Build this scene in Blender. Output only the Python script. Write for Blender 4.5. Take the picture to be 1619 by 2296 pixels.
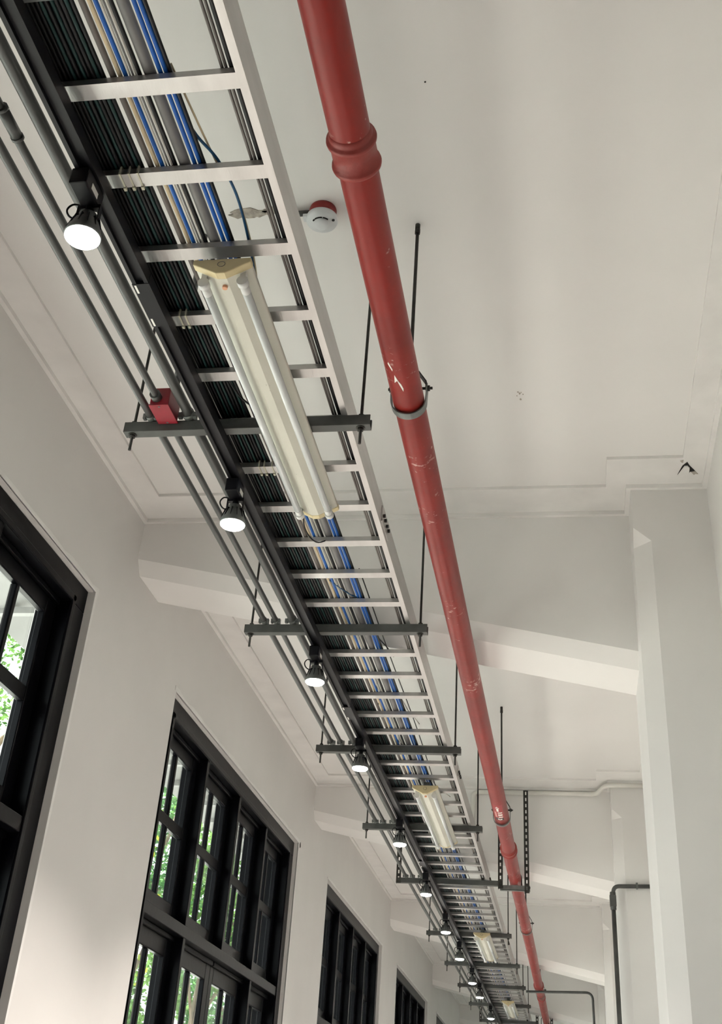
import bpy, math, random
from mathutils import Vector, Matrix
random.seed(7)
S = bpy.context.scene
for o in list(bpy.data.objects):
    bpy.data.objects.remove(o)
COL = S.collection
EYE = 1.6                                  # camera height above the floor; the z numbers below count from the camera
PI = math.pi

# ------------------------------------------------------------------ camera
cam_d = bpy.data.cameras.new('camera')
cam = bpy.data.objects.new('camera', cam_d)
COL.objects.link(cam)
R_ = Vector((0.98609, 0.15349, 0.0637)); F_ = Vector((-0.1626, 0.8126, 0.5596)); F_.normalize()
R_ = (R_ - F_ * R_.dot(F_)).normalized(); U_ = R_.cross(F_)
cam.matrix_world = Matrix(((R_.x, U_.x, -F_.x, 0), (R_.y, U_.y, -F_.y, 0), (R_.z, U_.z, -F_.z, EYE), (0, 0, 0, 1)))
cam_d.sensor_fit = 'AUTO'; cam_d.sensor_width = 36.0
cam_d.lens = 2570.18 / 2296 * 36
cam_d.shift_x = -9.39 / 2296; cam_d.shift_y = -252.94 / 2296
cam_d.clip_start = 0.05; cam_d.clip_end = 200
S.camera = cam

# ------------------------------------------------------------------ world, sun, exposure
W = bpy.data.worlds.new('sky'); S.world = W; W.use_nodes = True
wn = W.node_tree.nodes; wn.clear()
wo = wn.new('ShaderNodeOutputWorld'); wb = wn.new('ShaderNodeBackground')
wb.inputs[0].default_value = (0.93, 0.97, 1.0, 1); wb.inputs[1].default_value = 1.3
W.node_tree.links.new(wb.outputs[0], wo.inputs[0])
sun_d = bpy.data.lights.new('sun', 'SUN'); sun_d.energy = 11.0; sun_d.angle = math.radians(2); sun_d.color = (1.0, 0.95, 0.90)
sun = bpy.data.objects.new('sun', sun_d); COL.objects.link(sun)
sun.rotation_euler = Vector((0.38, 0.16, -0.91)).to_track_quat('-Z', 'Y').to_euler()
S.view_settings.view_transform = 'Standard'; S.view_settings.look = 'None'
S.view_settings.gamma = 1.0; S.view_settings.use_curve_mapping = False
S.view_settings.exposure = 1.57
S.cycles.max_bounces = 10; S.cycles.diffuse_bounces = 7; S.cycles.transparent_max_bounces = 12
S.cycles.caustics_reflective = False; S.cycles.caustics_refractive = False
S.cycles.sample_clamp_indirect = 6.0
S.cycles.use_denoising = True
SPOT_W = 130.0

# ------------------------------------------------------------------ materials
def mat(name, col, rough=0.5, metal=0.0, var=0.0, vscale=3.0, bump=0.0, bscale=40.0, spec=0.5, coat=0.0, stretch=None):
    m = bpy.data.materials.new(name); m.use_nodes = True
    nt = m.node_tree; b = nt.nodes['Principled BSDF']
    b.inputs['Base Color'].default_value = (*col, 1); b.inputs['Roughness'].default_value = rough
    b.inputs['Metallic'].default_value = metal; b.inputs['Specular IOR Level'].default_value = spec
    b.inputs['Coat Weight'].default_value = coat
    tc = nt.nodes.new('ShaderNodeTexCoord'); src = tc.outputs['Object']
    if stretch:
        mp = nt.nodes.new('ShaderNodeMapping'); mp.inputs['Scale'].default_value = stretch
        nt.links.new(src, mp.inputs[0]); src = mp.outputs[0]
    if var:
        n = nt.nodes.new('ShaderNodeTexNoise'); n.inputs['Scale'].default_value = vscale; n.inputs['Detail'].default_value = 5
        r = nt.nodes.new('ShaderNodeValToRGB'); nt.links.new(src, n.inputs['Vector'])
        nt.links.new(n.outputs['Fac'], r.inputs[0]); nt.links.new(r.outputs[0], b.inputs['Base Color'])
        r.color_ramp.elements[0].position = 0.3; r.color_ramp.elements[1].position = 0.7
        r.color_ramp.elements[0].color = (*[max(0, c * (1 - var)) for c in col], 1)
        r.color_ramp.elements[1].color = (*[min(1, c * (1 + var)) for c in col], 1)
    if bump:
        n2 = nt.nodes.new('ShaderNodeTexNoise'); n2.inputs['Scale'].default_value = bscale; n2.inputs['Detail'].default_value = 4
        bp = nt.nodes.new('ShaderNodeBump'); bp.inputs['Strength'].default_value = bump; bp.inputs['Distance'].default_value = 0.01
        nt.links.new(src, n2.inputs['Vector']); nt.links.new(n2.outputs['Fac'], bp.inputs['Height'])
        nt.links.new(bp.outputs[0], b.inputs['Normal'])
    return m

def emit(name, col, strength):
    m = bpy.data.materials.new(name); m.use_nodes = True; nt = m.node_tree
    b = nt.nodes['Principled BSDF']; b.inputs['Base Color'].default_value = (0.9, 0.9, 0.9, 1)
    b.inputs['Emission Color'].default_value = (*col, 1); b.inputs['Emission Strength'].default_value = strength
    return m

M_WALL = mat('white_wall_paint', (0.69, 0.678, 0.666), 0.55, var=0.035, vscale=1.3, bump=0.08, bscale=18, spec=0.35)
M_CEIL = mat('ceiling_paint', (0.76, 0.75, 0.738), 0.5, var=0.03, vscale=1.0, bump=0.05, bscale=14, spec=0.35)
M_TRIM = mat('moulding_paint', (0.76, 0.75, 0.738), 0.55, var=0.05, vscale=5, bump=0.15, bscale=25, spec=0.3)
M_FLOOR = mat('pale_floor', (0.66, 0.635, 0.615), 0.4, var=0.05, vscale=2)
M_ALU = mat('tray_aluminium', (0.52, 0.51, 0.50), 0.36, 0.9, var=0.07, vscale=6, bump=0.05, bscale=60, stretch=(4, 0.6, 4))
M_GREY = mat('grey_paint', (0.064, 0.067, 0.064), 0.45, 0.1, var=0.25, vscale=12, bump=0.12, bscale=30)
M_COND = mat('grey_conduit_paint', (0.066, 0.069, 0.067), 0.38, 0.15, var=0.22, vscale=9, bump=0.06, bscale=30, stretch=(1, 0.25, 1))
M_ROD = mat('dark_threaded_steel', (0.035, 0.033, 0.03), 0.5, 0.5, var=0.3, vscale=30)
M_STEEL = mat('clamp_steel', (0.16, 0.17, 0.165), 0.45, 0.5, var=0.25, vscale=20)
M_BLK = mat('black_lamp_paint', (0.004, 0.004, 0.006), 0.42, 0.0, var=0.2, vscale=10, spec=0.25)
M_FRAME = mat('black_window_paint', (0.0018, 0.0018, 0.003), 0.32, 0.0, var=0.25, vscale=7, bump=0.05, bscale=25, spec=0.1)
M_JBOX = mat('red_box_paint', (0.23, 0.006, 0.017), 0.4, var=0.15, vscale=20)
M_CREAM = mat('cream_enamel', (0.57, 0.555, 0.485), 0.35, var=0.03, vscale=8)
M_CAP = mat('yellowed_end_plastic', (0.55, 0.46, 0.27), 0.45, var=0.08, vscale=15)
M_TUBE = mat('unlit_tube_glass', (0.56, 0.58, 0.58), 0.2, spec=0.6)
M_HOLD = mat('white_lampholder', (0.58, 0.58, 0.57), 0.4)
M_KNOB = mat('orange_screw_cap', (0.62, 0.30, 0.17), 0.5)
M_DET = mat('detector_plastic', (0.62, 0.64, 0.66), 0.45, var=0.03)
M_DETRED = mat('detector_base_red', (0.22, 0.012, 0.012), 0.5)
M_DARK = mat('dark_hole', (0.01, 0.009, 0.008), 0.9)
M_CHIP = mat('bare_plaster', (0.36, 0.33, 0.29), 0.9, var=0.4, vscale=30, bump=0.6, bscale=60)
M_WCON = mat('white_conduit_paint', (0.70, 0.69, 0.65), 0.45)
M_STICK = mat('label_white', (0.80, 0.78, 0.74), 0.5)
M_STKRED = mat('label_red', (0.33, 0.02, 0.025), 0.45)
M_STKBLK = mat('label_black', (0.02, 0.02, 0.025), 0.5)
M_TIE = mat('nylon_tie', (0.55, 0.53, 0.42), 0.5)
M_LENS = emit('lit_lamp_glass', (1.0, 0.97, 0.90), 30.0)
M_EAVE = mat('grey_eave_metal', (0.16, 0.165, 0.165), 0.6, var=0.2, vscale=1.2)
M_GROUND = mat('outside_paving', (0.55, 0.54, 0.51), 0.9, var=0.15, vscale=0.8)
M_BARK = mat('tree_bark', (0.12, 0.09, 0.06), 0.9, var=0.3, vscale=8, bump=0.5, bscale=12)

def cable_mat(name, col, rough=0.45):
    return mat(name, col, rough, var=0.12, vscale=6, spec=0.3)
M_CBLK = cable_mat('black_cable_sheath', (0.005, 0.0055, 0.007))
M_CTEAL = cable_mat('teal_cable_sheath', (0.008, 0.036, 0.035))
M_CBLUE = cable_mat('blue_cable_sheath', (0.012, 0.10, 0.40))
M_CGRY = cable_mat('grey_cable_sheath', (0.19, 0.185, 0.185))
M_CBRN = cable_mat('brown_grey_cable_sheath', (0.15, 0.135, 0.125))
M_CBEI = cable_mat('beige_cable_sheath', (0.60, 0.49, 0.32))
M_CWHT = cable_mat('pale_cable_sheath', (0.52, 0.50, 0.46))
M_CDBL = cable_mat('dark_blue_cable_sheath', (0.012, 0.07, 0.16))

# red pipe paint with worn white specks
M_PIPE = mat('red_pipe_paint', (0.22, 0.011, 0.007), 0.40, var=0.16, vscale=5, bump=0.06, bscale=20, spec=0.32)
def add_chips(m, col, sc=42, lo=.365, hi=.43):
    nt = m.node_tree; b = nt.nodes['Principled BSDF']
    old = b.inputs['Base Color'].links[0].from_socket
    tc = nt.nodes.new('ShaderNodeTexCoord'); n = nt.nodes.new('ShaderNodeTexNoise')
    n.inputs['Scale'].default_value = sc; n.inputs['Detail'].default_value = 6
    n2 = nt.nodes.new('ShaderNodeTexNoise'); n2.inputs['Scale'].default_value = 3.2
    mu = nt.nodes.new('ShaderNodeMath'); mu.operation = 'MULTIPLY'
    r = nt.nodes.new('ShaderNodeValToRGB'); r.color_ramp.elements[0].position = lo; r.color_ramp.elements[1].position = hi
    mx = nt.nodes.new('ShaderNodeMixRGB'); mx.inputs[2].default_value = (*col, 1)
    nt.links.new(tc.outputs['Object'], n.inputs['Vector']); nt.links.new(tc.outputs['Object'], n2.inputs['Vector'])
    nt.links.new(n.outputs['Fac'], mu.inputs[0]); nt.links.new(n2.outputs['Fac'], mu.inputs[1])
    nt.links.new(mu.outputs[0], r.inputs[0]); nt.links.new(r.outputs[0], mx.inputs[0])
    nt.links.new(old, mx.inputs[1]); nt.links.new(mx.outputs[0], b.inputs['Base Color'])
add_chips(M_PIPE, (0.50, 0.30, 0.27))
M_COUP = mat('red_coupling_paint', (0.24, 0.024, 0.018), 0.5, var=0.12, vscale=12, bump=0.2, bscale=40)
# speckled dirt on the batten enamel
add_chips(M_CREAM, (0.14, 0.13, 0.11), 110, .42, .45)
M_CREAM.node_tree.nodes['Principled BSDF'].inputs['Roughness'].default_value = 0.38

M_GLASS = bpy.data.materials.new('window_glass'); M_GLASS.use_nodes = True
nt = M_GLASS.node_tree; nt.nodes.clear()
go = nt.nodes.new('ShaderNodeOutputMaterial'); gm = nt.nodes.new('ShaderNodeMixShader'); gf = nt.nodes.new('ShaderNodeLayerWeight')
gt = nt.nodes.new('ShaderNodeBsdfTransparent'); gg = nt.nodes.new('ShaderNodeBsdfGlossy')
gt.inputs[0].default_value = (0.93, 0.97, 0.95, 1); gg.inputs['Roughness'].default_value = 0.02; gf.inputs[0].default_value = 0.5
gp = nt.nodes.new('ShaderNodeMath'); gp.operation = 'POWER'; gp.inputs[1].default_value = 5
ga = nt.nodes.new('ShaderNodeMath'); ga.operation = 'MULTIPLY_ADD'; ga.inputs[1].default_value = 0.9; ga.inputs[2].default_value = 0.03
nt.links.new(gf.outputs['Facing'], gp.inputs[0]); nt.links.new(gp.outputs[0], ga.inputs[0])
nt.links.new(ga.outputs[0], gm.inputs[0]); nt.links.new(gt.outputs[0], gm.inputs[1]); nt.links.new(gg.outputs[0], gm.inputs[2])
nt.links.new(gm.outputs[0], go.inputs[0])

def leaf_mat(name, c0, c1):
    m = bpy.data.materials.new(name); m.use_nodes = True; nt = m.node_tree; nt.nodes.clear()
    o = nt.nodes.new('ShaderNodeOutputMaterial'); mx = nt.nodes.new('ShaderNodeMixShader'); mx.inputs[0].default_value = 0.5
    d = nt.nodes.new('ShaderNodeBsdfDiffuse'); t = nt.nodes.new('ShaderNodeBsdfTranslucent')
    g = nt.nodes.new('ShaderNodeNewGeometry'); r = nt.nodes.new('ShaderNodeValToRGB')
    r.color_ramp.elements[0].color = (*c0, 1); r.color_ramp.elements[1].color = (*c1, 1)
    nt.links.new(g.outputs['Random Per Island'], r.inputs[0])
    nt.links.new(r.outputs[0], d.inputs[0]); nt.links.new(r.outputs[0], t.inputs[0])
    nt.links.new(d.outputs[0], mx.inputs[1]); nt.links.new(t.outputs[0], mx.inputs[2]); nt.links.new(mx.outputs[0], o.inputs[0])
    return m
M_LEAF = leaf_mat('green_leaves', (0.03, 0.09, 0.02), (0.17, 0.32, 0.08))
M_LEAFY = leaf_mat('yellow_green_leaves', (0.10, 0.20, 0.03), (0.46, 0.44, 0.05))
M_LEAFD = leaf_mat('dark_green_leaves', (0.03, 0.09, 0.035), (0.13, 0.27, 0.10))

# ------------------------------------------------------------------ mesh helpers
class MB:
    """collects shapes (z counted from the camera) and links them as one mesh object"""
    def __init__(s): s.v = []; s.f = []; s.sm = []
    def add(s, vs, fs, smooth=False):
        k = len(s.v); s.v += [tuple(p) for p in vs]
        for f in fs: s.f.append(tuple(i + k for i in f)); s.sm.append(smooth)
        return s
    def box(s, x0, x1, y0, y1, z0, z1):
        v = [(x, y, z) for z in (z0, z1) for y in (y0, y1) for x in (x0, x1)]
        return s.add(v, [(0, 2, 3, 1), (4, 5, 7, 6), (0, 1, 5, 4), (2, 6, 7, 3), (0, 4, 6, 2), (1, 3, 7, 5)])
    def prism(s, poly, ax, a0, a1):
        n = len(poly)
        def P(u, w, a): return {'x': (a, u, w), 'y': (u, a, w), 'z': (u, w, a)}[ax]
        v = [P(u, w, a0) for u, w in poly] + [P(u, w, a1) for u, w in poly]
        f = [(i, (i + 1) % n, n + (i + 1) % n, n + i) for i in range(n)] + [tuple(range(n))[::-1], tuple(range(n, 2 * n))]
        return s.add(v, f)
    def cyl(s, p, q, r, seg=14, r2=None, cap=True):
        p = Vector(p); q = Vector(q); d = (q - p).normalized()
        a = d.orthogonal().normalized(); b = d.cross(a); r2 = r if r2 is None else r2
        v = [p + (a * math.cos(2 * PI * i / seg) + b * math.sin(2 * PI * i / seg)) * r for i in range(seg)]
        v += [q + (a * math.cos(2 * PI * i / seg) + b * math.sin(2 * PI * i / seg)) * r2 for i in range(seg)]
        s.add(v, [(i, (i + 1) % seg, seg + (i + 1) % seg, seg + i) for i in range(seg)], True)
        if cap:
            k = len(s.v) - 2 * seg
            s.f += [tuple(k + i for i in range(seg))[::-1], tuple(k + seg + i for i in range(seg))]; s.sm += [False, False]
        return s
    def tube(s, pts, r, seg=8, cap=True):
        pts = [Vector(p) for p in pts]; n = len(pts); v = []; a = None
        for i, p in enumerate(pts):
            d = (pts[min(i + 1, n - 1)] - pts[max(i - 1, 0)]).normalized()
            a = d.orthogonal().normalized() if a is None else (a - d * a.dot(d)).normalized()
            b = d.cross(a)
            v += [p + (a * math.cos(2 * PI * j / seg) + b * math.sin(2 * PI * j / seg)) * r for j in range(seg)]
        f = [(i * seg + j, i * seg + (j + 1) % seg, (i + 1) * seg + (j + 1) % seg, (i + 1) * seg + j) for i in range(n - 1) for j in range(seg)]
        s.add(v, f, True)
        if cap:
            k = len(s.v) - n * seg
            s.f += [tuple(k + j for j in range(seg))[::-1], tuple(k + (n - 1) * seg + j for j in range(seg))]; s.sm += [False, False]
        return s
    def lathe(s, prof, c, seg=24, ax='z'):
        v = []
        for r, h in prof:
            for j in range(seg):
                u, w = r * math.cos(2 * PI * j / seg), r * math.sin(2 * PI * j / seg)
                v.append((c[0] + u, c[1] + w, c[2] + h) if ax == 'z' else (c[0] + u, c[1] + h, c[2] + w))
        n = len(prof)
        f = [(i * seg + j, i * seg + (j + 1) % seg, (i + 1) * seg + (j + 1) % seg, (i + 1) * seg + j) for i in range(n - 1) for j in range(seg)]
        s.add(v, f, True)
        k = len(s.v) - n * seg
        s.f += [tuple(k + j for j in range(seg)), tuple(k + (n - 1) * seg + j for j in range(seg))]; s.sm += [False, False]
        return s
    def strap(s, path, y0, y1, t):
        """a flat strap: a path in the XZ plane, y0..y1 wide and t thick"""
        n = len(path); A = []; B = []
        for i in range(n):
            x0, z0 = path[max(i - 1, 0)]; x1, z1 = path[min(i + 1, n - 1)]
            L = math.hypot(x1 - x0, z1 - z0) or 1; nx, nz = -(z1 - z0) / L, (x1 - x0) / L
            A.append(path[i]); B.append((path[i][0] + nx * t, path[i][1] + nz * t))
        for i in range(n - 1):
            q = [A[i], A[i + 1], B[i + 1], B[i]]
            s.prism(q, 'y', y0, y1)
        return s
ORG = {}
def link(name, mb, m, parent=None):
    off = Vector(ORG.get(parent.name, (0, 0, 0))) if parent else Vector((0, 0, 0))
    me = bpy.data.meshes.new(name)
    me.from_pydata([(x - off.x, y - off.y, z + EYE - off.z) for x, y, z in mb.v], [], mb.f)
    me.polygons.foreach_set('use_smooth', mb.sm); me.materials.append(m); me.validate(); me.update()
    import bmesh
    bm = bmesh.new(); bm.from_mesh(me); bmesh.ops.recalc_face_normals(bm, faces=bm.faces); bm.to_mesh(me); bm.free()
    o = bpy.data.objects.new(name, me); COL.objects.link(o)
    if parent: o.parent = parent; ORG[o.name] = tuple(off)
    else: ORG[o.name] = (0, 0, 0)
    return o
def thing(name, label, cat, loc=(0, 0, 0), group=None):
    o = bpy.data.objects.new(name, None); COL.objects.link(o); o.empty_display_size = 0.1
    o.location = (loc[0], loc[1], loc[2] + EYE); ORG[o.name] = (loc[0], loc[1], loc[2] + EYE)
    o['label'] = label; o['category'] = cat
    if group: o['group'] = group
    return o
def tag(o, label, cat, group=None):
    o['label'] = label; o['category'] = cat
    if group: o['group'] = group
    return o
def struct(name, mb, m, parent=None):
    o = link(name, mb, m, parent)
    if parent is None: o['kind'] = 'structure'
    return o
def bevel(o, w=0.002, seg=2):
    b = o.modifiers.new('edge', 'BEVEL'); b.width = w; b.segments = seg; b.limit_method = 'ANGLE'
    return o
ORD = ['nearest', 'second', 'third', 'fourth', 'fifth', 'sixth', 'seventh', 'eighth', 'ninth', 'tenth', 'eleventh', 'twelfth', 'thirteenth', 'fourteenth']

# ------------------------------------------------------------------ the room
XL, XR, H = -2.307, 0.741, 3.0
Y0, Y1 = -12.0, 31.2
BEAMS = [5.47 + 5.14 * k for k in range(-1, 5)]
WINS = [6.43 + 5.085 * k for k in range(-1, 5)]
WLEN, WTOP, WSILL = 3.67, 2.335, -0.75

struct('floor', MB().box(XL - .3, XR + .3, Y0, Y1, -1.75, -1.6), M_FLOOR)
struct('ceiling', MB().box(XL - .3, XR + .3, Y0, Y1, 3.0, 3.25), M_CEIL)
w = MB().box(XL - .3, XL, Y0, Y1, WTOP, H).box(XL - .3, XL, Y0, Y1, -1.6, WSILL)
ys = [Y0] + [v for a in WINS for v in (a, a + WLEN)] + [Y1]
for i in range(0, len(ys), 2): w.box(XL - .3, XL, ys[i], ys[i + 1], WSILL, WTOP)
struct('wall_left', w, M_WALL)
w = MB().box(XR, XR + .3, Y0, Y1, -1.6, H)
struct('wall_right', w, M_WALL)
M_ABSORB = mat('dark_bounce_absorber', (0.045, 0.032, 0.024), 0.5, var=0.3, vscale=5, stretch=(6, 6, .6))  # added dark finish for surfaces out of view, soaks up bounced light
struct('trim_20', MB().box(XR - .02, XR, Y0, Y1, -1.6, .15), M_ABSORB)  # unseen panel added to cut light bouncing off the right wall
struct('trim_21', MB().box(XL, XL + .02, Y0, Y1, -1.6, WSILL), M_ABSORB)  # window side likewise: unseen panel, added to lessen side bounce
struct('wall_back', MB().box(XL - .3, XR + .3, Y0 - .3, Y0, -1.6, H), M_ABSORB)  # unseen end wall, coloured dark to dim light from behind the camera
struct('wall_far', MB().box(XL - .3, XR + .3, Y1, Y1 + .3, -1.6, H), M_WALL)

for n, b in enumerate(BEAMS):
    m = MB(); vs = []
    for X in (XL - .1, XR + .05):
        zb = 2.745 - 0.2 * (X - XL)
        vs += [(X, b, H + .05), (X, b, zb), (X, b + .07, zb - .072), (X, b + .415, zb - .072), (X, b + .485, zb), (X, b + .485, H + .05)]
    m.add(vs, [(i, (i + 1) % 6, 6 + (i + 1) % 6, 6 + i) for i in range(6)] + [tuple(range(6))[::-1], tuple(range(6, 12))])
    struct('ceiling_beam', m, M_CEIL)
    # pilaster with a chamfered corner and its pointed stop
    pn, pf, xl = b - .27, b + .415, .366
    m = MB(); zt, zs, c = 2.749, 2.675, .083
    v = [(xl + c, pn, -1.6), (XR + .05, pn, -1.6), (XR + .05, pn, H + .05), (xl, pn, H + .05), (xl, pn, zt), (xl + c, pn, zs),
         (xl, pn + c, -1.6), (xl, pn + c, zs), (xl, pf, -1.6), (xl, pf, H + .05), (XR + .05, pf, -1.6), (XR + .05, pf, H + .05)]
    m.add(v, [(0, 1, 2, 3, 4, 5), (6, 0, 5, 7), (5, 4, 7), (8, 6, 7, 4, 3, 9), (10, 8, 9, 11), (1, 10, 11, 2), (3, 2, 11, 9), (0, 6, 8, 10, 1)])
    struct('pilaster', m, M_WALL)

# moulded border of every ceiling bay, with the small bead at the wall
for n, b in enumerate(BEAMS + [BEAMS[-1] + 5.14]):
    a = b - 5.14 + .485
    zb = 2.984
    e = 0.004
    m = MB()
    m.box(XL - e, -2.142, a - e, b + e, zb, 3.01).box(.609, XR + e, a - e, b - .27 + e, zb, 3.01)
    m.box(-2.142, .245, b - .27, b + e, zb, 3.01).box(-2.142, .609, a - e, a + .27, zb, 3.01)
    m.box(.245, .609, b - .54, b - .27 + e, zb, 3.01).box(.245, .366 + e, b - .27 + e, b + e, zb, 3.01)
    t = .022
    for q in ((XL - e, XL + t, a, b), (XR - t, XR + e, a, b - .27 - t), (XL + t, .366 - t, b - t, b + e), (XL + t, XR - t, a - e, a + t),
              (.366 - t, XR + e, b - .27 - t, b - .27 + e), (.366 - t, .366 + e, b - .27 + e, b + e)):
        m.box(*q, 2.962, zb)
    struct('trim_%d' % (n + 1), m, M_TRIM)

# windows: deep black timber frames, small panes in side-hung sashes
def window(n, y):
    root = bpy.data.objects.new('window_%d' % n, None); COL.objects.link(root); root['kind'] = 'structure'
    root.location = (XL, y, EYE + WSILL); ORG[root.name] = (XL, y, EYE + WSILL)
    d = y - 6.43
    e = y + WLEN; XF, XB = -2.342, -2.52
    i0, i1 = y + .14, e - .165
    f = MB()
    f.box(XB, XF, y, e, 2.217, WTOP).box(XB, XF, y, i0, WSILL, 2.217).box(XB, XF, i1, e, WSILL, 2.217)
    f.box(XB, XF, i0, i1, WSILL, WSILL + .12)
    f.box(XB, XF, i0, i1, 1.13, 1.197)
    # raised bead along the face of the frame
    f.box(XF, XF + .008, i0 - .035, i1 + .035, 2.217, 2.25).box(XF, XF + .008, i1, i1 + .035, WSILL, 2.25).box(XF, XF + .008, i0 - .035, i0, WSILL, 2.25)
    o = link('window_frame', f, M_FRAME, root); bevel(o, .004)
    mul = [7.37 + d, 8.24 + d, 9.10 + d]
    for k, my in enumerate(mul):
        o = link('mullion', MB().box(XB, XF - .004, my, my + .05, 1.197, 2.217), M_FRAME, root); bevel(o, .004)
        if k != 1:
            o = link('mullion', MB().box(XB, XF - .004, my, my + .05, WSILL + .12, 1.13), M_FRAME, root); bevel(o, .004)
    rr = random.Random(n); e0 = [(y - .03 + (WLEN + .06) * q / 40, WTOP + rr.uniform(.012, .03)) for q in range(41)]
    link('plaster_edge', MB().prism([(y - .03, WTOP)] + e0 + [(e + .03, WTOP)], 'x', XL - .004, XL + .006), M_TRIM, root)
    link('plaster_edge', MB().prism([(e, WTOP), (e + .03, WTOP)] + [(e + .022 + rr.uniform(-.006, .006), WTOP - .12 * q) for q in range(1, 25)] + [(e, WTOP - 2.9)], 'x', XL - .004, XL + .004), M_TRIM, root)
    def sash(a, b, z0, z1, top, bot, bars):
        sx0, sx1, gx = -2.452, -2.414, -2.434
        s = MB()
        s.box(sx0, sx1, a, a + .085, z0, z1).box(sx0, sx1, b - .105, b, z0, z1)
        s.box(sx0, sx1, a + .085, b - .105, z1 - top, z1).box(sx0, sx1, a + .085, b - .105, z0, z0 + bot)
        c = (a + b) / 2 - .01
        s.box(sx0, sx1 - .004, c - .018, c + .018, z0 + bot, z1 - top)
        for zb in bars: s.box(sx0, sx1 - .002, a + .085, b - .105, zb, zb + .068)
        # moulded rail lip
        s.box(sx1, sx1 + .02, a + .01, b - .01, z1 - .03, z1)
        o = link('sash', s, M_FRAME, root); bevel(o, .006)
        link('glass_pane', MB().box(gx - .003, gx + .003, a + .08, b - .10, z0 + bot - .005, z1 - top + .005), M_GLASS, o)
    cs = [i0] + [v for q in mul for v in (q, q + .05)] + [i1]
    for k in range(0, 8, 2): sash(cs[k], cs[k + 1], 1.197, 2.217, .107, .10, (1.677,))
    lo = [(i0, mul[0]), (mul[0] + .05, mul[1] + .025), (mul[1] + .025, mul[2]), (mul[2] + .05, i1)]
    for a, b in lo: sash(a, b, WSILL + .12, 1.13, .127, .12, (.1,))
for n, y in enumerate(WINS): window(n + 1, y)

# damage on the plaster
def blob(cx, cy, rx, ry, z, seed, n=22, th=.004):
    rr = random.Random(seed); p = [(cx + rx * math.cos(2 * PI * i / n) * rr.uniform(.6, 1.1), cy + ry * math.sin(2 * PI * i / n) * rr.uniform(.5, 1.1)) for i in range(n)]
    return MB().prism(p, 'z', z - th, z + .004)
struct('ceiling_damage', blob(-1.12, 3.082, .085, .03, 3.0, 3), M_CHIP)
struct('ceiling_damage', blob(-1.02, 3.075, .05, .024, 3.0, 4), M_CHIP)
for q, (u, v, r) in enumerate(((-.162, 4.34, .004), (-.155, 4.352, .005), (-.148, 4.345, .003), (-.152, 4.40, .006), (-.168, 4.37, .003), (-.140, 4.36, .003))): struct('ceiling_damage', blob(u, v, r, r * 1.7, 3.0, 5 + q, 9, .0015), M_CHIP)
struct('ceiling_damage', blob(-.385, 2.519, .0035, .0035, 3.0, 6, 8, .003), M_DARK)
# broken corner of the border: a dark hole with a loose flap of plaster
m = MB().prism([(.610, 5.005), (.631, 4.968), (.646, 5.005), (.673, 5.052), (.652, 5.060), (.646, 5.075), (.622, 5.095), (.593, 5.087)], 'z', 2.981, 2.990)
struct('ceiling_damage', m, M_DARK)
fl = [(.594, 5.083), (.620, 5.000), (.634, 4.999), (.645, 5.016), (.646, 5.060), (.623, 5.090)]
struct('ceiling_damage', MB().prism(fl, 'z', 2.974, 2.9805), M_TRIM)
struct('ceiling_damage', MB().prism([(.655, 5.062), (.674, 5.056), (.692, 5.086), (.678, 5.083), (.672, 5.092)], 'z', 2.981, 2.99), M_CHIP)
struct('ceiling_damage', MB().prism([(.596, 4.955), (.612, 4.95), (.611, 4.975), (.604, 4.97)], 'z', 2.981, 2.99), M_CHIP)
struct('wall_damage', MB().prism([(10.155, 2.335), (10.17, 2.31), (10.185, 2.325), (10.165, 2.355)], 'x', XL - .002, XL + .004), M_DARK)

# ------------------------------------------------------------------ outside: ground, eave, trees
struct('ground_outside', MB().box(-60, 60, -40, 90, -1.95, -1.76), M_GROUND)
ev = MB()
ev.prism([(-2.62, 2.95), (-2.62, 3.0), (-3.42, 2.72), (-3.42, 2.66)], 'y', Y0, Y1)
for k in range(60): ev.box(-3.38, -2.66, Y0 + .6 * k, Y0 + .6 * k + .05, 2.66, 2.70)
struct('roof_eave', ev, M_EAVE)

def tree(x, y, crown_z, rx, ry, rz, nleaf, size, m, label, seed):
    rr = random.Random(seed)
    root = thing('tree', label, 'tree', (x, y, -1.76), 'trees outside the windows')
    t = MB(); p = [(x, y, -1.76)]
    for i in range(1, 6): p.append((x + rr.uniform(-.15, .15), y + rr.uniform(-.15, .15), -1.76 + (crown_z + 1.76) * i / 5))
    t.tube(p, .13, 10)
    for i in range(7):
        a = rr.uniform(0, 2 * PI); q = Vector(p[3 + i % 2])
        t.tube([q, q + Vector((math.cos(a) * rx * .4, math.sin(a) * ry * .4, rz * .35)), q + Vector((math.cos(a) * rx * .75, math.sin(a) * ry * .75, rz * rr.uniform(.2, .8)))], .045, 6)
    link('trunk', t, M_BARK, root)
    f = MB(); cl = []
    for i in range(38):
        while True:
            u = Vector((rr.uniform(-1, 1), rr.uniform(-1, 1), rr.uniform(-1, 1)))
            if u.length < 1: break
        cl.append((x + u.x * rx, y + u.y * ry, crown_z + u.z * rz, rr.uniform(.35, .75)))
    for i in range(nleaf):
        cx, cy, cz, cr = cl[rr.randrange(len(cl))]
        u = Vector((rr.gauss(0, 1), rr.gauss(0, 1), rr.gauss(0, 1))).normalized() * cr * rr.random() ** .4
        c = Vector((cx, cy, cz)) + u
        d = Vector((rr.gauss(0, 1), rr.gauss(0, 1), rr.gauss(0, .7))).normalized(); e = d.orthogonal().normalized()
        e = (e * math.cos(i) + d.cross(e) * math.sin(i)); L = size * rr.uniform(.6, 1.3); wd = L * .28
        f.add([c - d * L * .5, c + e * wd - d * L * .05, c + d * L * .5, c - e * wd - d * L * .05], [(0, 1, 2, 3)])
    link('foliage', f, m, root)
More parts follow.
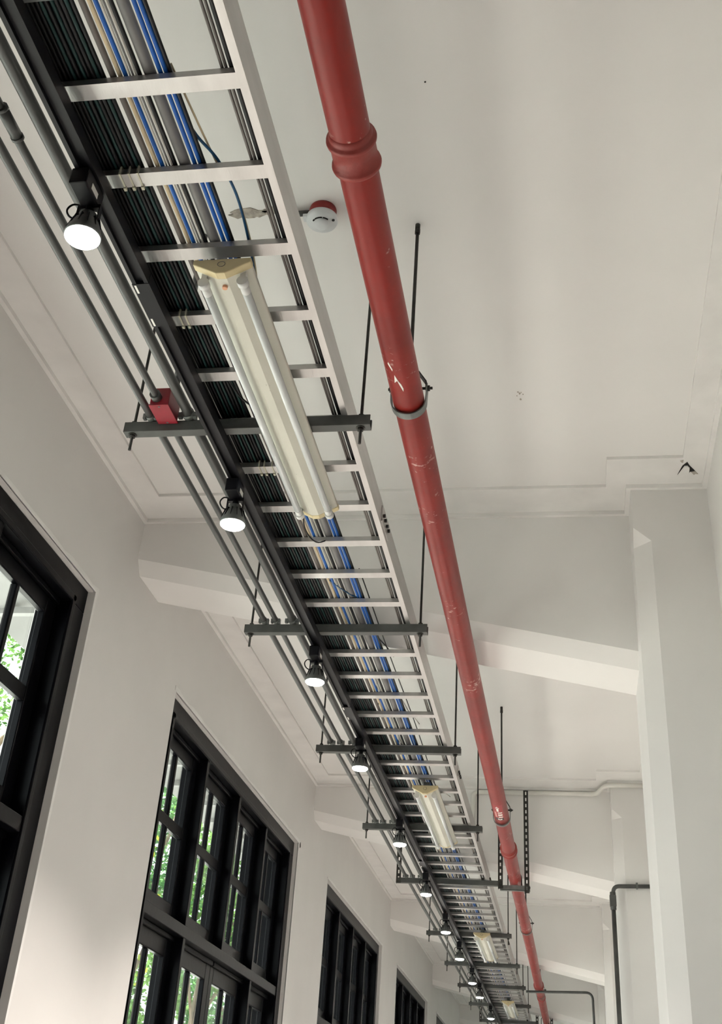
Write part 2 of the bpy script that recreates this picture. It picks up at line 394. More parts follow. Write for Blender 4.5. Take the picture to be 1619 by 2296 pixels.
TREES = [(-9.3, 16.6, 5.6, 1.9, 2.3, 3.0, 12000, .105, M_LEAF, 'green tree outside, behind the panes of the nearest window'),
         (-9.2, 21.7, 5.3, 1.7, 1.5, 3.5, 6500, .15, M_LEAFY, 'yellow green tree outside the left panes of the second window'),
         (-9.6, 26.3, 5.6, 1.7, 1.7, 3.6, 6500, .14, M_LEAFD, 'dark leaved tree outside, second pane column of the second window'),
         (-9.2, 31.0, 5.6, 1.9, 1.9, 3.6, 6000, .17, M_LEAF, 'bright green tree outside the right panes of the second window'),
         (-9.6, 36.6, 5.8, 1.9, 2.3, 3.6, 5000, .20, M_LEAFD, 'tree outside the rightmost panes of the second window'),
         (-14.6, 37.6, 3.8, 1.9, 4.0, 3.4, 6500, .2, M_LEAF, 'low bushy tree outside the lower panes of the second window'),
         (-9.2, 43.5, 5.6, 2.0, 2.9, 3.4, 3000, .26, M_LEAF, 'far tree outside, glimpsed through the third window')]
for i, t in enumerate(TREES): tree(*t, 100 + i)
# ------------------------------------------------------------------ cable ladder
ZB = 2.165                                  # underside of the ladder
TY0, TY1 = -1.9, 25.0
lad = thing('cable_ladder', 'long silver aluminium cable ladder hung below the ceiling, full of cables', 'cable ladder', (-.947, TY0, ZB))
def stringer(xw, sgn):
    # C section: web on the outside, flanges turned inwards
    a, b, t = xw, xw - sgn * .022, .003
    p = [(a, ZB), (b, ZB), (b, ZB + t), (a - sgn * t, ZB + t), (a - sgn * t, ZB + .106), (b, ZB + .106), (b, ZB + .109), (a, ZB + .109)]
    return MB().prism(p, 'y', TY0, TY1)
link('side_rail', stringer(-.705, 1), M_ALU, lad)
link('side_rail', stringer(-1.188, -1), M_ALU, lad)
k = 0
RY = []
for k in range(-10, 76):
    y = 1.748 + .304 * k
    if y > TY1 - .1: break
    RY.append(y)
    r = MB().prism([(y, ZB + .004), (y + .049, ZB + .004), (y + .049, ZB + .024), (y + .046, ZB + .024), (y + .046, ZB + .007), (y + .003, ZB + .007), (y + .003, ZB + .024), (y, ZB + .024)], 'x', -1.185, -.708)
    link('rung', r, M_ALU, lad)
for yj in (4.13, 7.62, 10.75, 13.9):
    s = MB().box(-.705, -.701, yj - .09, yj + .09, ZB + .02, ZB + .09)
    o = link('splice_plate', s, M_ALU, lad)
    for q in (-.065, -.025, .025, .065): link('bolt', MB().cyl((-.702, yj + q, ZB + .055), (-.692, yj + q, ZB + .055), .008, 6), M_ROD, o)

# ------------------------------------------------------------------ cables lying in the ladder
def cable(name, label, cat, group, x, z, r, m, seed, amp=.006, y0=TY0 + .1, y1=TY1 - .1, seg=6, step=.3):
    rr = random.Random(seed); n = int((y1 - y0) / step); ph = [rr.uniform(0, 6.28) for _ in range(4)]
    pts = []
    for i in range(n + 1):
        y = y0 + (y1 - y0) * i / n
        pts.append((x + amp * (math.sin(y * 1.1 + ph[0]) + .6 * math.sin(y * 2.7 + ph[1])), y, z + amp * .4 * (1 + math.sin(y * 1.9 + ph[2]))))
    return tag(link(name, MB().tube(pts, r, seg), m), label, cat, group)
CZ = ZB + .0275
rb = random.Random(5)
ib = 0
for lay in range(3):
    for k in range(10 - lay):
        ib += 1
        teal = (lay, k) in ((0, 3), (0, 5), (0, 8), (1, 6))
        x = -1.1775 + .0122 * k + lay * .0055
        cable('teal_cable' if teal else 'black_cable',
              'dark teal cable among the black bundle on the left of the ladder' if teal else 'black cable in the thick bundle on the left of the cable ladder',
              'cable', 'teal cables in the black bundle' if teal else 'black cables bundled on the left of the ladder',
              x, CZ + .0062 + lay * .011, .0055 if not teal else .0052, M_CTEAL if teal else M_CBLK, 200 + ib, amp=.0009)
Z1 = CZ
cable('brown_cable', 'thick brownish grey cable just right of the black bundle in the ladder', 'cable', None, -1.046, Z1 + .009, .0085, M_CBRN, 31, .0012)
cable('beige_cable', 'beige cable between the brownish grey one and the single blue one', 'cable', None, -1.027, Z1 + .007, .006, M_CBEI, 32, .0012)
cable('blue_cable', 'single blue cable running beside the beige one in the ladder', 'cable', None, -1.012, Z1 + .0065, .006, M_CBLUE, 33, .0012)
for i in range(3):
    cable('pale_cable', 'thin pale cable between the single blue cable and the black one', 'cable', 'thin pale cables in the ladder', -.999 + .0075 * i, Z1 + .004, .003, M_CWHT if i != 1 else M_CGRY, 40 + i, .0008)
cable('black_cable', 'black cable along the left side of the thick grey conduit in the ladder', 'cable', None, -.976, Z1 + .0065, .006, M_CBLK, 34, .0005)
cable('grey_cable', 'thick smooth grey cable in the middle of the ladder, widest of all', 'cable', None, -.952, Z1 + .016, .0155, M_CGRY, 35, .0012, seg=10)
cable('blue_cable', 'blue cable next to the thick grey cable, left of the blue pair', 'cable', None, -.922, Z1 + .007, .006, M_CBLUE, 36, .0006)
cable('blue_cable', 'blue cable on the right of the blue pair in the ladder', 'cable', None, -.908, Z1 + .007, .006, M_CBLUE, 37, .0006)
cable('black_cable', 'black cable hugging the right side of the blue pair', 'cable', None, -.897, Z1 + .006, .0055, M_CBLK, 38, .0006)
cable('black_cable', 'thin dark cable on its own, wandering right of the blue pair', 'cable', None, -.872, Z1 + .004, .003, M_CBLK, 39, .005, y0=4.5)
cable('brown_cable', 'thin brown cable farthest left of the three by the right side rail', 'cable', None, -.766, Z1 + .005, .0045, M_CBRN, 50, .0006)
cable('brown_cable', 'brown cable in the middle of the three by the right side rail', 'cable', None, -.757, Z1 + .005, .0045, M_CBRN, 52, .0006)
cable('black_cable', 'thick black cable tight against the right side rail of the ladder', 'cable', None, -.742, Z1 + .009, .0085, M_CBLK, 51, .0008)
def wire(label, pts, r, m, group=None):
    return tag(link('wire', MB().tube(pts, r, 6), m), label, 'wire', group)
def smooth(pts, n=6):
    P = [Vector(p) for p in pts]; P = [P[0]] + P + [P[-1]]; out = []
    for i in range(1, len(P) - 2):
        for k in range(n):
            t = k / n; a, b, c, d = P[i - 1], P[i], P[i + 1], P[i + 2]
            out.append(.5 * ((2 * b) + (c - a) * t + (2 * a - 5 * b + 4 * c - d) * t * t + (3 * b - a - 3 * c + d) * t ** 3))
    return out + [P[-1]]
wire('loose dark blue cable bowing out to the right of the blue pair', smooth([(-.915, 1.78, 2.215), (-.90, 1.95, 2.21), (-.862, 2.06, 2.21), (-.845, 2.2, 2.213), (-.858, 2.4, 2.215), (-.885, 2.62, 2.21), (-.915, 2.8, 2.205)]), .0042, M_CDBL)
wire('loose beige cable crossing beside the dark blue loop', smooth([(-.90, 1.75, 2.225), (-.872, 2.08, 2.222), (-.848, 2.2, 2.225), (-.86, 2.45, 2.225), (-.90, 2.7, 2.222)]), .003, M_CBEI)
wire('thin black wire dipping from the batten to the black bundle', smooth([(-1.0, 3.9, 2.21), (-1.02, 4.05, 2.165), (-.99, 4.15, 2.15), (-.94, 4.2, 2.19), (-.92, 4.25, 2.21)]), .003, M_CBLK)
wire('thin dark blue wire slanting across the rungs beyond the batten', smooth([(-1.03, 4.6, 2.20), (-.99, 4.68, 2.195), (-.95, 4.76, 2.195), (-.91, 4.82, 2.20)]), .0032, M_CDBL)
wire('black wire looping over the hanger under the near batten', smooth([(-1.10, 2.98, 2.215), (-1.06, 3.1, 2.17), (-1.01, 3.2, 2.172), (-.97, 3.24, 2.178), (-.93, 3.26, 2.19)]), .0035, M_CBLK)
rw = random.Random(77)
for i in range(12):
    y = 4.4 + i * .52 + rw.uniform(-.1, .1); x0 = rw.uniform(-1.04, -.93); x1 = x0 + rw.choice((-1, 1)) * rw.uniform(.05, .13)
    x1 = min(max(x1, -1.04), -.80)
    p = [(x0 + (x1 - x0) * q + rw.uniform(-.012, .012), y + q * rw.uniform(.7, .8), CZ + .022 + .006 * math.sin(q * 9)) for q in (0, .2, .4, .6, .8, 1)]
    dark = i % 3
    wire('thin dark wire straggling across the cables beyond the near batten' if dark else 'thin pale wire straggling across the cables beyond the near batten', smooth(p), .0028,
         M_CBLK if dark else M_CWHT, 'dark straggling wires in the ladder' if dark else 'pale straggling wires in the ladder')
# nylon ties round the rungs
TIES = [(1, -1.125), (1, -1.10), (1, -1.075), (3, -1.14), (3, -1.12), (6, -1.10), (6, -1.08), (6, -1.05), (7, -1.0)]
for i, (k, x) in enumerate(TIES):
    y = 1.748 + .304 * k; zb = ZB + .004
    t = MB()
    t.box(x - .0025, x + .0025, y - .003, y + .052, zb - .002, zb).box(x - .0025, x + .0025, y - .003, y, zb, zb + .03)
    t.box(x - .0025, x + .0025, y + .049, y + .052, zb, zb + .03).box(x - .004, x + .004, y + .045, y + .056, zb - .007, zb)
    t.box(x - .0025, x + .0025, y - .003, y + .052, zb + .026, zb + .030)
    nm = {1: 'second', 3: 'fourth', 6: 'seventh', 7: 'eighth'}[k]
    tag(link('cable_tie', t, M_TIE), 'yellowed nylon tie round the left end of the %s rung in view' % nm, 'cable tie', 'nylon ties on the %s rung' % nm)

# ------------------------------------------------------------------ trapeze hangers
BARS = [-.40, 1.432, 3.236, 5.025, 6.857, 8.69, 12.99, 14.95, 16.71, 18.54]
FRAMES = [10.5, 20.5]
VISB = 0
def u_channel(y, x0, x1, zt=ZB, h=.041, wd=.041):
    t = .0035
    p = [(y, zt), (y, zt - h), (y + wd, zt - h), (y + wd, zt), (y + wd - .006, zt), (y + wd - .006, zt - t), (y + wd - t, zt - t), (y + wd - t, zt - h + t), (y + t, zt - h + t), (y + t, zt - t), (y + .006, zt - t), (y + .006, zt)]
    return MB().prism(p, 'x', x0, x1)
notes = {1: 'grey steel channel crossing under the ladder at the top left corner of the photo', 2: 'scuffed grey channel hanger with the red junction box above it'}
for i, y in enumerate(BARS):
    if i == 0: continue
    if i > 2:
        lab = 'grey steel channel hanger on two rods, %s beyond the one by the red box' % ['first', 'second', 'third', 'fourth', 'fifth', 'sixth', 'seventh', 'eighth'][i - 3]
    else: lab = notes.get(i, 'grey steel channel hanger of the ladder just behind the camera')
    root = thing('trapeze_hanger', lab, 'hanger', (-1.07, y + .02, ZB), 'channel hangers under the cable ladder')
    o = link('channel', u_channel(y, -1.512, -.625), M_GREY, root); bevel(o, .002)
    for x in (-1.483, -.660):
        r = MB().cyl((x, y + .0205, ZB - .105), (x, y + .0205, H + .01), .0055, 8)
        for q in range(0): pass
        ro = link('threaded_rod', r, M_ROD, root)
        link('nut', MB().cyl((x, y + .0205, ZB), (x, y + .0205, ZB + .011), .0115, 6), M_ROD, ro)
        link('nut', MB().cyl((x, y + .0205, ZB - .053), (x, y + .0205, ZB - .041), .0115, 6).cyl((x, y + .0205, ZB - .044), (x, y + .0205, ZB - .0405), .016, 14), M_ROD, ro)

# slotted angle frames that also carry the red pipe
def slotted(x, y, z0, z1, sx):
    """slotted angle upright: one slotted leg facing the camera, one leg going back"""
    m = MB(); t = .003; w = .042
    a, b = (x, x + w) if sx > 0 else (x - w, x)
    m.box(a, a + .015, y, y + t, z0, z1).box(b - .015, b, y, y + t, z0, z1)
    z = z0
    while z < z1:
        m.box(a + .015, b - .015, y, y + t, z, min(z + .024, z1)); z += .053
    e = a if sx > 0 else b - t
    m.box(e, e + t, y + t, y + .04, z0, z1)
    return m
for i, y in enumerate(FRAMES):
    root = thing('slotted_frame', ['dark slotted steel frame on the second beam, carrying ladder and red pipe', 'small far slotted steel frame near the lower edge of the photo'][i], 'frame', (-.9, y, 2.1))
    link('channel', u_channel(y, -1.50, -.58), M_GREY, root)
    link('upright', slotted(-1.50, y - .004, 2.12, 2.93 if i == 0 else 2.5, 1), M_ROD, root)
    link('upright', slotted(-.617, y - .004, 2.10, 2.93 if i == 0 else 2.25, 1), M_ROD, root)
    link('upright', slotted(-.392, y - .004, 2.072, 2.93 if i == 0 else 2.22, 1), M_ROD, root)
    link('pipe_bracket', MB().box(-.60, -.345, y + .0, y + .045, 2.092, 2.096).box(-.60, -.345, y, y + .004, 2.092, 2.132), M_STEEL, root)
    ub = [(-.475 + .058 * math.cos(a), 2.19 + .058 * math.sin(a)) for a in [PI * k / 12 for k in range(13)]]
    link('u_bolt', MB().tube([(-.417, y + .02, 2.10)] + [(u, y + .02, v) for u, v in ub] + [(-.533, y + .02, 2.10)], .005, 8), M_ROD, root)
    for x in (-.60, -.37): link('bolt', MB().cyl((x + .02, y - .012, 2.115), (x + .02, y + .0, 2.115), .009, 6), M_ROD, root)
    link('bolt', MB().cyl((-.75, y + .02, ZB), (-.75, y + .02, ZB + .02), .012, 6), M_ROD, root)

# ------------------------------------------------------------------ conduits beside the ladder
ALLB = sorted(BARS + FRAMES)
def conduit(x, r, label, couplings=(), y0=TY0, y1=TY1):
    z = ZB + r
    root = thing('electrical_conduit', label, 'conduit', (x, y0, z))
    pts = [(x + .003 * math.sin(k * .9), y0 + (y1 - y0) * k / 40, z + .0006) for k in range(41)]
    link('pipe', MB().tube(pts, r, 12), M_COND, root)
    for c in couplings:
        m = MB().cyl((x, c - .05, z), (x, c + .05, z), r * 1.28, 12).cyl((x, c - .055, z), (x, c - .045, z), r * 1.4, 12).cyl((x, c + .045, z), (x, c + .055, z), r * 1.4, 12)
        link('coupling', m, M_COND, root)
    for b in ALLB:
        m = MB().lathe([(r * 1.22, -.012), (r * 1.22, .012)], (x, b - .012, z), 12, 'y').box(x - r * 1.8, x - r * 1.1, b - .022, b - .004, z - r, z - r + .02).box(x + r * 1.1, x + r * 1.8, b - .022, b - .004, z - r, z - r + .02)
        link('saddle_clamp', m, M_STEEL, root)
    return root
conduit(-1.415, .0135, 'thin grey conduit farthest left, nearest the windows')
conduit(-1.356, .0125, 'thin grey conduit running through the red junction box', (1.855,))
conduit(-1.276, .0185, 'thick grey conduit beside the black lighting track', ())

root = thing('junction_box', 'small red junction box on the thin conduit above the first channel hanger', 'junction box', (-1.346, 3.18, 2.15))
o = link('box_body', MB().box(-1.380, -1.312, 3.112, 3.228, 2.152, 2.222), M_JBOX, root); bevel(o, .006, 3)
o = link('cover', MB().box(-1.382, -1.310, 3.110, 3.230, 2.147, 2.153), M_JBOX, root); bevel(o, .002)
sc = MB()
for q in (3.12, 3.22): sc.cyl((-1.346, q, 2.145), (-1.346, q, 2.149), .004, 8)
link('screw', sc, M_STEEL, o)
link('entry_gland', MB().cyl((-1.356, 3.085, 2.1785), (-1.356, 3.114, 2.1785), .019, 12), M_COND, root)
link('riser_conduit', MB().cyl((-1.328, 3.19, 2.22), (-1.328, 3.19, 3.005), .0125, 12).cyl((-1.328, 3.19, 2.219), (-1.328, 3.19, 2.245), .018, 12), M_COND, root)
# ------------------------------------------------------------------ black lighting track and its lamps
XT0, XT1, ZT0, ZT1 = -1.190, -1.1415, 2.084, 2.1235
root = thing('lighting_track', 'long black lighting track hung under the left edge of the cable ladder', 'track', (-1.171, TY0, ZT0))
t = .004
p = [(XT0, ZT0), (XT0 + .012, ZT0), (XT0 + .012, ZT0 + .012), (XT1 - .012, ZT0 + .012), (XT1 - .012, ZT0), (XT1, ZT0), (XT1, ZT1), (XT0, ZT1)]
o = link('track_rail', MB().prism(p, 'y', TY0, TY1), M_BLK, root)
for y in (2.50, 6.05, 9.6, 13.1):
    c = link('track_connector', MB().box(XT0 - .0015, XT1 + .0015, y - .10, y + .10, ZT0 - .0015, ZT1 - .004), M_BLK, root)
    link('contact_slot', MB().box(XT0 + .004, XT0 + .010, y - .095, y - .06, ZT0 - .0025, ZT0 - .001).box(XT0 + .004, XT0 + .010, y + .06, y + .095, ZT0 - .0025, ZT0 - .001), M_STICK, c)

LAMPS = [2.03, 3.575, 5.16, 6.53, 8.30, 9.96, 11.64, 13.15, 14.85, 16.05, 18.2]
def spotlight(i, y):
    nm = ORD[i]
    lab = ('lit white disc track lamp, %s to the camera, hanging from the black track' % nm) if i == 0 else 'lit track lamp hanging from the black track, %s one counting from the camera' % nm
    x = -1.171; rr = random.Random(60 + i)
    root = thing('track_spotlight', lab, 'spotlight', (x, y, 2.084), 'lit lamps along the black track')
    yb = y - .075 if i else y - .095
    b = MB().box(-1.196, -1.148, yb, y + .015, 2.030, 2.0825)
    o = link('adapter_box', b, M_BLK, root); bevel(o, .004)
    link('rating_label', MB().box(-1.1481, -1.1472, yb + .035, yb + .075, 2.04, 2.058), M_STICK, o)
    zc = 1.932
    st = MB()
    for sx in (-1, 1): st.box(x + sx * .03 - .0015, x + sx * .03 + .0015, y - .008, y + .008, zc + .045, 2.034)
    st.box(x - .031, x + .031, y - .008, y + .008, 2.022, 2.034).cyl((x - .034, y, zc + .055), (x + .034, y, zc + .055), .004, 8)
    st.cyl((x, y, 2.0), (x, y, 2.034), .012, 12)
    link('yoke', st, M_BLK, root)
    prof = [(.012, .075), (.024, .072), (.026, .055), (.033, .046), (.040, .030), (.0455, .012), (.0475, .004), (.0475, -.002), (.0445, -.003)]
    h = link('lamp_housing', MB().lathe(prof, (x, y, zc), 28), M_STEEL, root)
    fins = MB()
    for k in range(12):
        a = 2 * PI * k / 12; c, s = math.cos(a), math.sin(a)
        fins.add([(x + c * .026, y + s * .026, zc + .056), (x + c * .036, y + s * .036, zc + .054), (x + c * .0465, y + s * .0465, zc + .016), (x + c * .036, y + s * .036, zc + .03),
                  (x + c * .026 - s * .002, y + s * .026 + c * .002, zc + .056), (x + c * .036 - s * .002, y + s * .036 + c * .002, zc + .054), (x + c * .0465 - s * .002, y + s * .0465 + c * .002, zc + .016), (x + c * .036 - s * .002, y + s * .036 + c * .002, zc + .03)],
                 [(0, 1, 2, 3), (4, 5, 6, 7), (0, 1, 5, 4), (1, 2, 6, 5), (2, 3, 7, 6), (3, 0, 4, 7)])
    link('cooling_fins', fins, M_BLK, h)
    link('lens', MB().lathe([(.0445, -.001), (.0448, -.006), (.040, -.011), (.028, -.015), (.012, -.017)], (x, y, zc), 32), M_LENS, root)
    lp = smooth([(x - .018, y - .004, zc + .05), (x - .045, y - .01, zc + .062), (x - .056, y - .012, zc + .085), (x - .044, y - .01, zc + .104), (x - .02, y - .006, zc + .10), (x - .006, y - .004, zc + .09)])
    link('flex', MB().tube(lp, .0028, 6), M_BLK, root)
    ld = bpy.data.lights.new('lamp_beam', 'SPOT'); ld.energy = SPOT_W; ld.spot_size = math.radians(110); ld.spot_blend = .9
    ld.color = (1.0, .91, .83); ld.shadow_soft_size = .04
    lo = bpy.data.objects.new('lamp_beam', ld); COL.objects.link(lo); lo.parent = root; lo.location = (0, 0, zc - .022 - 2.084)
for i, y in enumerate(LAMPS): spotlight(i, y)

# ------------------------------------------------------------------ fluorescent battens under the ladder
def batten(i, y0, lab):
    xc, zt, L = -.9145, 2.122, 1.45
    y1 = y0 + L
    root = thing('fluorescent_batten', lab, 'light fitting', (xc, y0, zt), 'twin tube battens under the ladder')
    def sec(g): return [(xc - .083 - g, zt), (xc - .083 - g, zt - .014 - g), (xc - .013, zt - .051 - g), (xc + .013, zt - .051 - g), (xc + .083 + g, zt - .014 - g), (xc + .083 + g, zt)]
    o = link('reflector', MB().prism(sec(0), 'y', y0 + .02, y1 - .02), M_CREAM, root); bevel(o, .003)
    for a, b in ((y0, y0 + .028), (y1 - .028, y1)):
        c = link('end_cap', MB().prism(sec(.002), 'y', a, b), M_CAP, root); bevel(c, .003)
        if a == y0:
            ring = [(xc + .011 * math.cos(q * PI / 8), y0 - .0008, zt - .02 + .009 * math.sin(q * PI / 8)) for q in range(17)]
            link('knockout', MB().tube(ring, .0009, 5, False), M_CBRN, c)
    for s in (-1, 1):
        x = xc + s * .057; z = zt - .056
        link('tube', MB().cyl((x, y0 + .05, z), (x, y1 - .05, z), .0128, 14), M_TUBE, root)
        for a in (y0 + .032, y1 - .052):
            h = MB().box(x - .008, x + .008, a, a + .018, z - .002, zt - .02).cyl((x, a - .001, z), (x, a + .02, z), .0165, 16)
            hh = link('lamp_holder', h, M_HOLD, root)
        link('tube_end', MB().cyl((x, y0 + .05, z), (x, y0 + .085, z), .0134, 14).cyl((x, y1 - .085, z), (x, y1 - .05, z), .0134, 14), M_HOLD, root)
    link('screw_cap', MB().cyl((xc, y0 + .06, zt - .051), (xc, y0 + .06, zt - .060), .0075, 14), M_KNOB, root)
    link('hanging_clip', MB().box(xc - .02, xc + .02, y0 + .10, y0 + .12, zt, ZB + .006).box(xc - .02, xc + .02, y1 - .13, y1 - .11, zt, ZB + .006), M_STEEL, root)
batten(0, 2.355, 'large near cream batten with two unlit tubes under the ladder')
batten(1, 7.53, 'second cream twin tube batten, between the near one and the slotted frame')
batten(2, 12.73, 'third small cream batten, beyond the slotted frame')
batten(3, 17.85, 'tiny farthest cream batten at the lower edge of the photo')

# ------------------------------------------------------------------ red fire pipe
PR = .0535
def px(y):                                  # the run drifts a little towards the right wall
    k = [(-2, -.4895), (3.5, -.4885), (6, -.482), (8, -.474), (11, -.472), (14, -.462), (25, -.452)]
    for (a, u), (b, v) in zip(k, k[1:]):
        if y <= b: return u + (v - u) * (y - a) / (b - a)
    return k[-1][1]
PZ = 2.19
root = thing('fire_pipe', 'long red painted fire pipe running along the ceiling beside the cable ladder', 'pipe', (-.489, TY0, PZ))
pts = [(px(TY0 + .3 * k), TY0 + .3 * k, PZ) for k in range(int((TY1 - TY0) / .3) + 1)]
link('pipe_run', MB().tube(pts, PR, 40), M_PIPE, root)
for i, y in enumerate((1.985, 9.42, 16.72)):
    prof = [(PR, -.075), (PR + .004, -.06), (PR + .0045, -.052), (PR + .0115, -.05), (PR + .013, -.043), (PR + .0115, -.036), (PR + .006, -.033), (PR + .006, .033), (PR + .0115, .036), (PR + .013, .043), (PR + .0115, .05), (PR + .004, .052), (PR, .06)]
    link('coupling', MB().lathe(prof, (px(y), y + .06, PZ), 40, 'y'), M_COUP, root)
link('coupling', MB().lathe([(PR, -.03), (PR + .006, -.028), (PR + .006, .028), (PR, .03)], (px(17.9), 17.9, PZ), 32, 'y'), M_COUP, root)
# torn sticker remains on the underside
def on_pipe(y, a, h=.0008): return (px(y) + (PR + h) * math.sin(a), y, PZ - (PR + h) * math.cos(a))
def patch(poly, h=.0012):
    """poly in (y, angle) laid on the pipe surface, given a little thickness"""
    n = len(poly); v = [on_pipe(y, a, h) for y, a in poly] + [on_pipe(y, a, -.002) for y, a in poly]
    return MB().add(v, [tuple(range(n))] + [(i, (i + 1) % n, n + (i + 1) % n, n + i) for i in range(n)])
link('torn_sticker', patch([(2.975, -.32), (3.02, -.42), (3.005, -.22), (3.035, -.10), (3.065, .02), (3.05, .06), (3.025, -.02), (3.01, -.14)]), M_STICK, root)
link('torn_sticker', patch([(2.92, -.62), (2.955, -.40), (2.945, -.36), (2.91, -.56)]), M_STICK, root)
# flow arrow label beyond
def grid_patch(y0, y1, a0, a1, h, n=8):
    m = MB()
    for k in range(n):
        u, v = a0 + (a1 - a0) * k / n, a0 + (a1 - a0) * (k + 1) / n
        m.add([on_pipe(y0, u, h), on_pipe(y0, v, h), on_pipe(y1, v, h), on_pipe(y1, u, h)], [(0, 1, 2, 3)])
    return m
lb = link('flow_label', grid_patch(8.03, 8.40, -.75, .55, .0010), M_STKRED, root)
link('label_arrow', patch([(8.06, -.18), (8.105, -.42), (8.105, -.28), (8.18, -.28), (8.18, -.02), (8.105, -.02), (8.105, .10)], .002), M_STICK, lb)
for k, (u, v) in enumerate(((8.20, 8.225), (8.25, 8.285), (8.31, 8.335))):
    link('label_lettering', grid_patch(u, v, -.18, .36, .002, 4), M_STICK, lb)
link('label_panel', grid_patch(8.20, 8.335, -.62, -.36, .002, 3), mat('faded_label_red', (.62, .28, .25), .5), lb)
link('label_footer', grid_patch(8.35, 8.40, -.62, .45, .002, 6), M_STKBLK, lb)
link('label_lettering', patch([(8.362, -.30), (8.385, -.30), (8.395, -.05), (8.385, .22), (8.362, .22), (8.375, -.05)], .003), M_STICK, lb)

# clevis hangers of the pipe
HANG = [3.20, 8.53, 12.80, 17.55]
for i, y in enumerate(HANG):
    lab = ['steel clevis hanger on a long rod holding the red pipe, nearest and largest', 'clevis hanger round the red pipe just beyond the flow arrow label',
           'clevis hanger on the red pipe beyond the slotted frame', 'tiny clevis hanger on the red pipe near the lower edge of the photo', 'farthest clevis hanger on the red pipe'][i]
    x = px(y); root = thing('pipe_hanger', lab, 'pipe hanger', (x, y, PZ), 'hangers of the red pipe')
    r = PR + .004; w = .017; zb = PZ + .050
    arc = [(x + r * math.sin(a), PZ - .004 - r * math.cos(a)) for a in [-PI / 2 + PI * k / 20 for k in range(21)]]
    path = [(x - r - .002, zb + .012)] + arc + [(x + r + .002, zb + .012)]
    link('lower_strap', MB().strap(path[::-1], y - w, y + w, .004), M_STEEL, root)
    up = [(x - r + .001, zb - .014), (x - r + .001, zb + .02), (x - .03, zb + .062), (x - .012, zb + .070), (x + .012, zb + .070), (x + .03, zb + .062), (x + r - .001, zb + .02), (x + r - .001, zb - .014)]
    link('yoke', MB().strap(up, y - w * .9, y + w * .9, .004), M_ROD, root)
    bt = MB().cyl((x - r - .016, y, zb), (x + r + .022, y, zb), .005, 8).cyl((x + r + .004, y, zb), (x + r + .013, y, zb), .011, 6).cyl((x - r - .012, y, zb), (x - r - .003, y, zb), .011, 6)
    link('cross_bolt', bt, M_ROD, root)
    rd = link('threaded_rod', MB().cyl((x + .0, y, zb + .055), (x + .0, y, H + .01), .0065, 8), M_ROD, root)
    link('nut', MB().cyl((x, y, zb + .076), (x, y, zb + .088), .0125, 6), M_ROD, rd)
    link('ceiling_anchor', MB().cyl((x, y, H - .045), (x, y, H - .026), .011, 6).cyl((x, y, H - .028), (x, y, H), .0095, 10), M_ROD, rd)

# ------------------------------------------------------------------ smoke detector
cx, cy = -.834, 3.085
root = thing('smoke_detector', 'round white smoke detector with a red base on the ceiling left of the pipe', 'smoke detector', (cx, cy, H))
link('base', MB().lathe([(.048, .004), (.052, -.01), (.050, -.045)], (cx, cy, H), 32), M_DETRED, root)
b = link('body', MB().lathe([(.050, -.042), (.0585, -.044), (.0595, -.060), (.056, -.068), (.030, -.074), (.028, -.082), (.022, -.088), (.010, -.090)], (cx, cy, H), 36), M_DET, root)
sl = MB()
for a0, a1 in ((-2.55, -2.30), (-2.2, -1.35), (-1.25, -.65)):
    pts = [(cx + .034 * math.cos(a0 + (a1 - a0) * k / 6), cy + .034 * math.sin(a0 + (a1 - a0) * k / 6), H - .0737) for k in range(7)]
    sl.tube(pts, .003, 6)
link('sensor_slot', sl, M_DARK, b)
link('indicator', MB().cyl((cx + .046, cy - .012, H - .069), (cx + .046, cy - .012, H - .0725), .0055, 12), M_DARK, b)
link('mounting_tab', MB().box(cx - .068, cx - .045, cy - .03, cy + .0, H - .060, H - .046), M_DET, root)
link('cable_entry', MB().cyl((cx - .12, cy - .005, H - .02), (cx - .04, cy - .005, H - .02), .012, 10), M_COND, root)

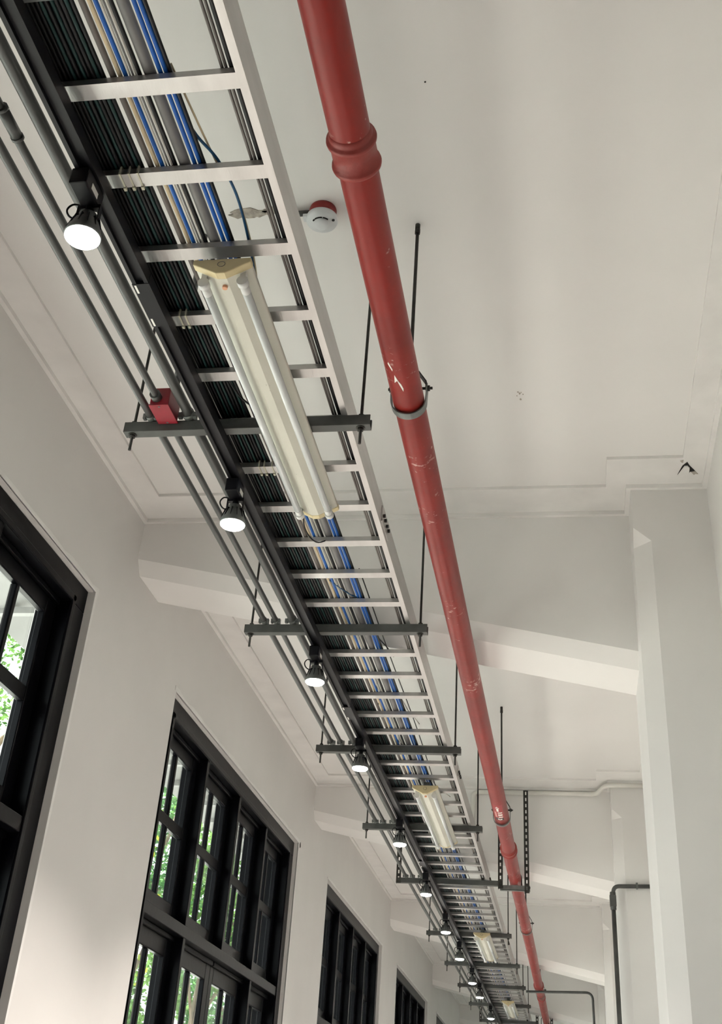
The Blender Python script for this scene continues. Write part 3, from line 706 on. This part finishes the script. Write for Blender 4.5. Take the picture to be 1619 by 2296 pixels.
# ------------------------------------------------------------------ other conduits
def bent(pts, rad, n=6):
    P = [Vector(p) for p in pts]; out = [P[0]]
    for a, b, c in zip(P, P[1:], P[2:]):
        u = (a - b).normalized(); v = (c - b).normalized(); s, e = b + u * rad, b + v * rad
        for k in range(n + 1):
            t = k / n; out.append(s * (1 - t) ** 2 + b * 2 * t * (1 - t) + e * t * t)
    return out + [P[-1]]
pil2 = BEAMS[2] - .27
root = thing('electrical_conduit', 'dark conduit turning down at the edge of the second pilaster through a tee fitting', 'conduit', (.345, pil2, 2.1))
yk = pil2 - .022
link('pipe', MB().tube(bent([(.741, yk, 2.125), (.345, yk, 2.115), (.338, yk, 1.97)], .05), .0165, 12).cyl((.338, yk, 1.99), (.338, yk, -1.6), .0185, 12), M_COND, root)
o = link('tee_fitting', MB().box(.310, .364, yk - .024, yk + .02, 1.955, 2.045).cyl((.338, yk, 1.93), (.338, yk, 2.07), .025, 12), M_COND, root); bevel(o, .005)
link('conduit_clip', MB().box(.53, .545, yk - .022, yk + .02, 2.10, 2.145), M_STEEL, root)
yb = BEAMS[2] - .026
root = thing('electrical_conduit', 'white painted conduit along the top of the second beam', 'conduit', (-.2, yb, 2.96))
link('pipe', MB().tube(bent([(-.845, yb, 2.45), (-.845, yb, 2.935), (.25, yb, 2.935), (.325, pil2 - .026, 2.94), (.741, pil2 - .026, 2.94)], .06), .0195, 12), M_WCON, root)
root = thing('electrical_conduit', 'thin far dark conduit crossing behind the red pipe and bending down on the right', 'conduit', (-.1, 16.6, 2.12))
pil3 = BEAMS[3] - .27
link('pipe', MB().tube(bent([(-.62, 16.69, 2.10), (.225, 16.69, 2.125), (.275, 16.69, -1.6)], .09), .016, 10), M_COND, root)

# ------------------------------------------------------------------ portals that guide sky light through the openings
def portal(name, loc, rot, sx, sy):
    d = bpy.data.lights.new(name, 'AREA'); d.shape = 'RECTANGLE'; d.size = sx; d.size_y = sy; d.cycles.is_portal = True
    o = bpy.data.objects.new(name, d); COL.objects.link(o); o.location = loc; o.rotation_euler = rot
for y in WINS: portal('sky_portal', (-2.56, y + WLEN / 2, EYE + .8), (0, -PI / 2, 0), 3.1, WLEN)
